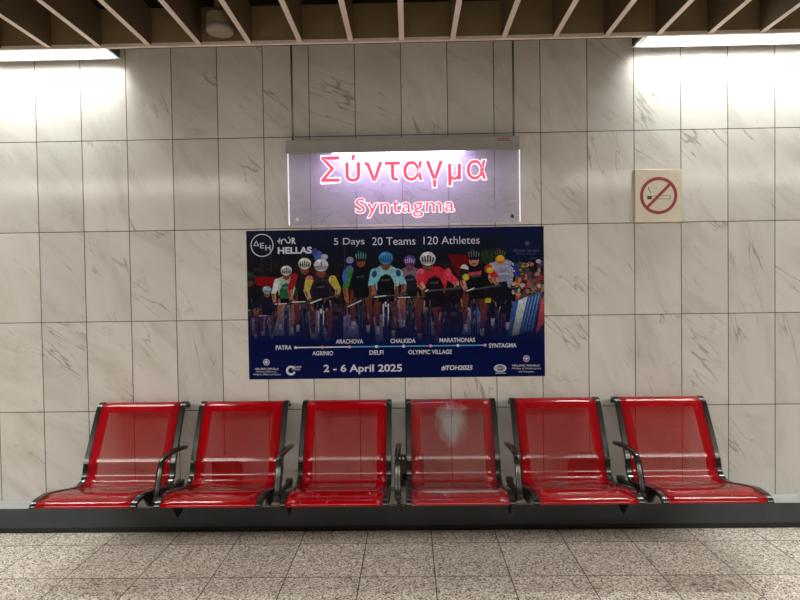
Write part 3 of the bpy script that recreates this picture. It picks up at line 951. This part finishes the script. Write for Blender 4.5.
# broken reflections in the lower jumble of wheels and legs
for i in range(150):
    px = rb.uniform(250, 512); py = rb.uniform(298, 326)
    limb((px, py), (px + rb.uniform(-2, 2), py + rb.uniform(2, 8)), rb.uniform(.3, .9), rb.uniform(.2, .6), rb.choice(((104, 54, 40), (22, 20, 28), (40, 38, 48), (130, 126, 140), (18, 16, 24), (84, 46, 40), (60, 62, 84), (150, 110, 90))))

def mat_ink():
    t = NT('poster_inks')
    at = t.n('ShaderNodeVertexColor'); at.layer_name = 'ink'
    tc = t.n('ShaderNodeTexCoord').outputs['Object']
    k = t.math('MULTIPLY_ADD', t.noise(tc, 70.0, 3.0, 0.7), 1.5, 0.02)
    t.base(t.vmul(at.outputs['Color'], t.comb(k, k, k)))
    t.rough(0.32)
    t.b.inputs['Specular IOR Level'].default_value = 0.08
    return t.m
obj('picture', art, mat_ink(), poster)

M_PW = plain('white_print', rgb(198, 202, 218), 0.4)
M_PB = plain('blue_print', rgb(70, 150, 200), 0.4)
M_PF = plain('faint_blue_print', rgb(52, 66, 112), 0.4)
M_PK = plain('pink_print', rgb(220, 140, 150), 0.4)
TY = -0.0053 - DEPTH[0] * 0.000003 - 0.0004
let = None
def begin():
    global let
    let = bmesh.new()
def finish(name):
    obj(name, let, [M_PW, M_PB, M_PK, M_PF], poster)
begin()
def ptext(s, x0, x1, yt, yb, bold=0.0, shear=0.0, tilt=0.0, spacing=1.0, mi=0):
    """a line of print filling the box x0..x1 (left to right), yt..yb (top to bottom) of the drawing"""
    V, F = text_mesh(s, bold, shear, spacing)
    xa, xb = min(v.x for v in V), max(v.x for v in V); ya, yc = min(v.y for v in V), max(v.y for v in V)
    vv = []
    for v in V:
        u = (v.x - xa) / (xb - xa); w = (v.y - ya) / (yc - ya)
        px = x0 + u * (x1 - x0)
        a, b = pm(px, yb + (yt - yb) * w + tilt * u)
        vv.append(let.verts.new((a - PCX, TY, b - PZ0)))
    for f in F:
        try:
            fc = let.faces.new([vv[i] for i in f]); fc.material_index = mi
        except ValueError: pass
def pflat(pts, mi=0, dy=0.0):
    vv = []
    for p in pts:
        a, b = pm(*p); vv.append(let.verts.new((a - PCX, TY + dy, b - PZ0)))
    f = let.faces.new(vv); f.normal_update(); f.material_index = mi
    if f.normal.y > 0: f.normal_flip()
def pdisc(cx, cy, r, mi=0, dy=0.0, seg=14, ry=None):
    pflat([(cx + r * math.cos(2 * math.pi * k / seg), cy + (ry or r) * math.sin(2 * math.pi * k / seg)) for k in range(seg)], mi, dy)
def pring(cx, cy, r0, r1, mi=0, seg=40, a0=0.0, a1=360.0, kx=1.0):
    for k in range(seg):
        p = math.radians(a0 + (a1 - a0) * k / seg); q = math.radians(a0 + (a1 - a0) * (k + 1) / seg)
        pflat([(cx + kx * r0 * math.cos(p), cy + r0 * math.sin(p)), (cx + kx * r0 * math.cos(q), cy + r0 * math.sin(q)), (cx + kx * r1 * math.cos(q), cy + r1 * math.sin(q)), (cx + kx * r1 * math.cos(p), cy + r1 * math.sin(p))], mi)
def pline(a, b, w, mi=0, dy=0.0):
    A, B = Vector(a), Vector(b); d_ = (B - A).normalized(); n_ = Vector((-d_.y, d_.x)) * w / 2
    pflat([tuple(A + n_), tuple(A - n_), tuple(B - n_), tuple(B + n_)], mi, dy)

ptext('5 Days', 334.5, 365.2, 238.2, 246.8, -0.004, tilt=-0.4)
finish('headline'); begin()
ptext('20 Teams', 372.8, 416.2, 237.4, 245.2, -0.004, tilt=-0.6)
finish('headline'); begin()
ptext('120 Athletes', 424.3, 480.2, 236.6, 244.4, -0.004, tilt=-0.8)
finish('headline'); begin()
pring(262.2, 245.4, 10.6, 11.5)
ptext('\u0394', 253.4, 259.2, 241.0, 246.0, 0.0)
ptext('E', 260.2, 264.4, 243.0, 248.4, 0.0)
ptext('H', 265.6, 270.6, 245.0, 250.6, 0.0)
finish('round_emblem'); begin()
# the curly first word of the race logo
pline((277.4, 241.3), (281.4, 240.6), 1.0); pline((280.0, 238.2), (279.2, 243.6), 1.1)
pring(284.2, 241.6, 1.7, 2.8, seg=14, a0=180, a1=360); pline((282.0, 241.6), (281.6, 244.4), 1.1)
pring(288.6, 241.2, 1.3, 2.4, seg=14, a0=0, a1=180); pline((286.6, 241.4), (286.5, 242.0), 1.1); pline((290.4, 241.2), (290.4, 238.6), 1.1); pdisc(289.0, 237.6, 0.7)
ptext('R', 292.0, 296.2, 237.6, 244.0, 0.035)
ptext('HELLAS', 278.0, 312.2, 247.2, 254.0, 0.035, tilt=-0.5)
finish('race_logo'); begin()
# route
pline((295.5, 347.7), (350, 346.9), 1.2, 0); pline((350, 346.9), (485.5, 345.0), 1.2, 1, -0.00005)
for k in range(8):
    pdisc(295.8 + k * 27.1, 347.7 - k * 0.385, 1.5, 0 if k in (0, 3, 4, 6) else 2, -0.0002)
ptext('PATRA', 276.0, 292.0, 345.6, 350.0, 0.02, tilt=-0.2)
ptext('AGRINIO', 312.8, 333.6, 351.2, 355.6, 0.02, tilt=-0.2)
ptext('ARACHOVA', 336.4, 363.8, 339.4, 343.8, 0.02, tilt=-0.3)
ptext('DELFI', 370.0, 384.0, 350.4, 354.8, 0.02, tilt=-0.2)
ptext('CHALKIDA', 391.0, 416.2, 338.7, 343.1, 0.02, tilt=-0.3)
ptext('OLYMPIC VILLAGE', 409.0, 452.4, 349.9, 354.3, 0.02, tilt=-0.4)
ptext('MARATHONAS', 440.0, 475.4, 337.9, 342.3, 0.02, tilt=-0.4)
ptext('SYNTAGMA', 489.2, 516.6, 343.2, 347.6, 0.02, tilt=-0.3)
finish('route_line'); begin()
ptext('2 - 6 April 2025', 324.0, 402.6, 364.8, 374.6, 0.022, tilt=-0.7)
finish('date_line'); begin()
ptext('#TOH2025', 441.8, 473.0, 365.4, 370.6, 0.03, 0.15, tilt=-0.3)
finish('hashtag'); begin()
# emblems along the foot
def crest(cx, cy, r):
    pring(cx, cy, r * 0.8, r, seg=22)
    pline((cx, cy - r * .6), (cx, cy + r * .6), r * .38); pline((cx - r * .6, cy), (cx + r * .6, cy), r * .38, 0, -0.00005)
crest(266.5, 362.4, 3.2)
ptext('HELLENIC REPUBLIC', 255.2, 279.0, 368.2, 370.2, 0.01)
ptext('Ministry of Education,', 256.2, 277.4, 371.0, 373.2, 0.0)
ptext('Religious Affairs and Sports', 253.4, 281.0, 373.8, 376.0, 0.0)
finish('crest'); begin()
pring(291.2, 370.8, 2.8, 4.9, seg=30, a0=20, a1=330)
ptext('HELLENIC', 292.4, 302.0, 366.2, 368.0, 0.02); ptext('CYCLING', 292.4, 300.4, 368.7, 370.4, 0.02)
finish('sponsor_mark'); begin()
pring(500.4, 368.2, 3.0, 3.9, seg=30, kx=1.6)
ptext('FEDERATION', 495.6, 505.4, 367.0, 369.4, 0.02)
pring(500.4, 368.2, 2.0, 2.3, seg=24, kx=2.4)
pline((495.6, 373.2), (506.0, 373.0), 0.6)
finish('sponsor_mark'); begin()
crest(526.4, 358.4, 3.2)
ptext('HELLENIC REPUBLIC', 512.4, 539.8, 364.4, 366.3, 0.01)
ptext('Ministry of Infrastructure', 512.0, 540.8, 367.3, 369.6, 0.0)
ptext('and Transport', 518.6, 534.0, 370.6, 372.8, 0.0)
finish('crest'); begin()
# faint crest in the upper corner
for q in range(8):
    a = q * math.pi / 4
    pline((527.5, 243.2), (527.5 + 2.6 * math.cos(a), 243.2 + 2.6 * math.sin(a)), 0.7, 3, -0.00002 * q)
ptext('HELLENIC REPUBLIC', 513.4, 539.6, 249.4, 251.6, 0.01, mi=3)
ptext('Ministry of Sports', 516.4, 536.4, 252.6, 255.0, 0.0, mi=3)
ptext('GNTO', 530.6, 536.2, 257.2, 259.0, 0.0, mi=3)
finish('crest')
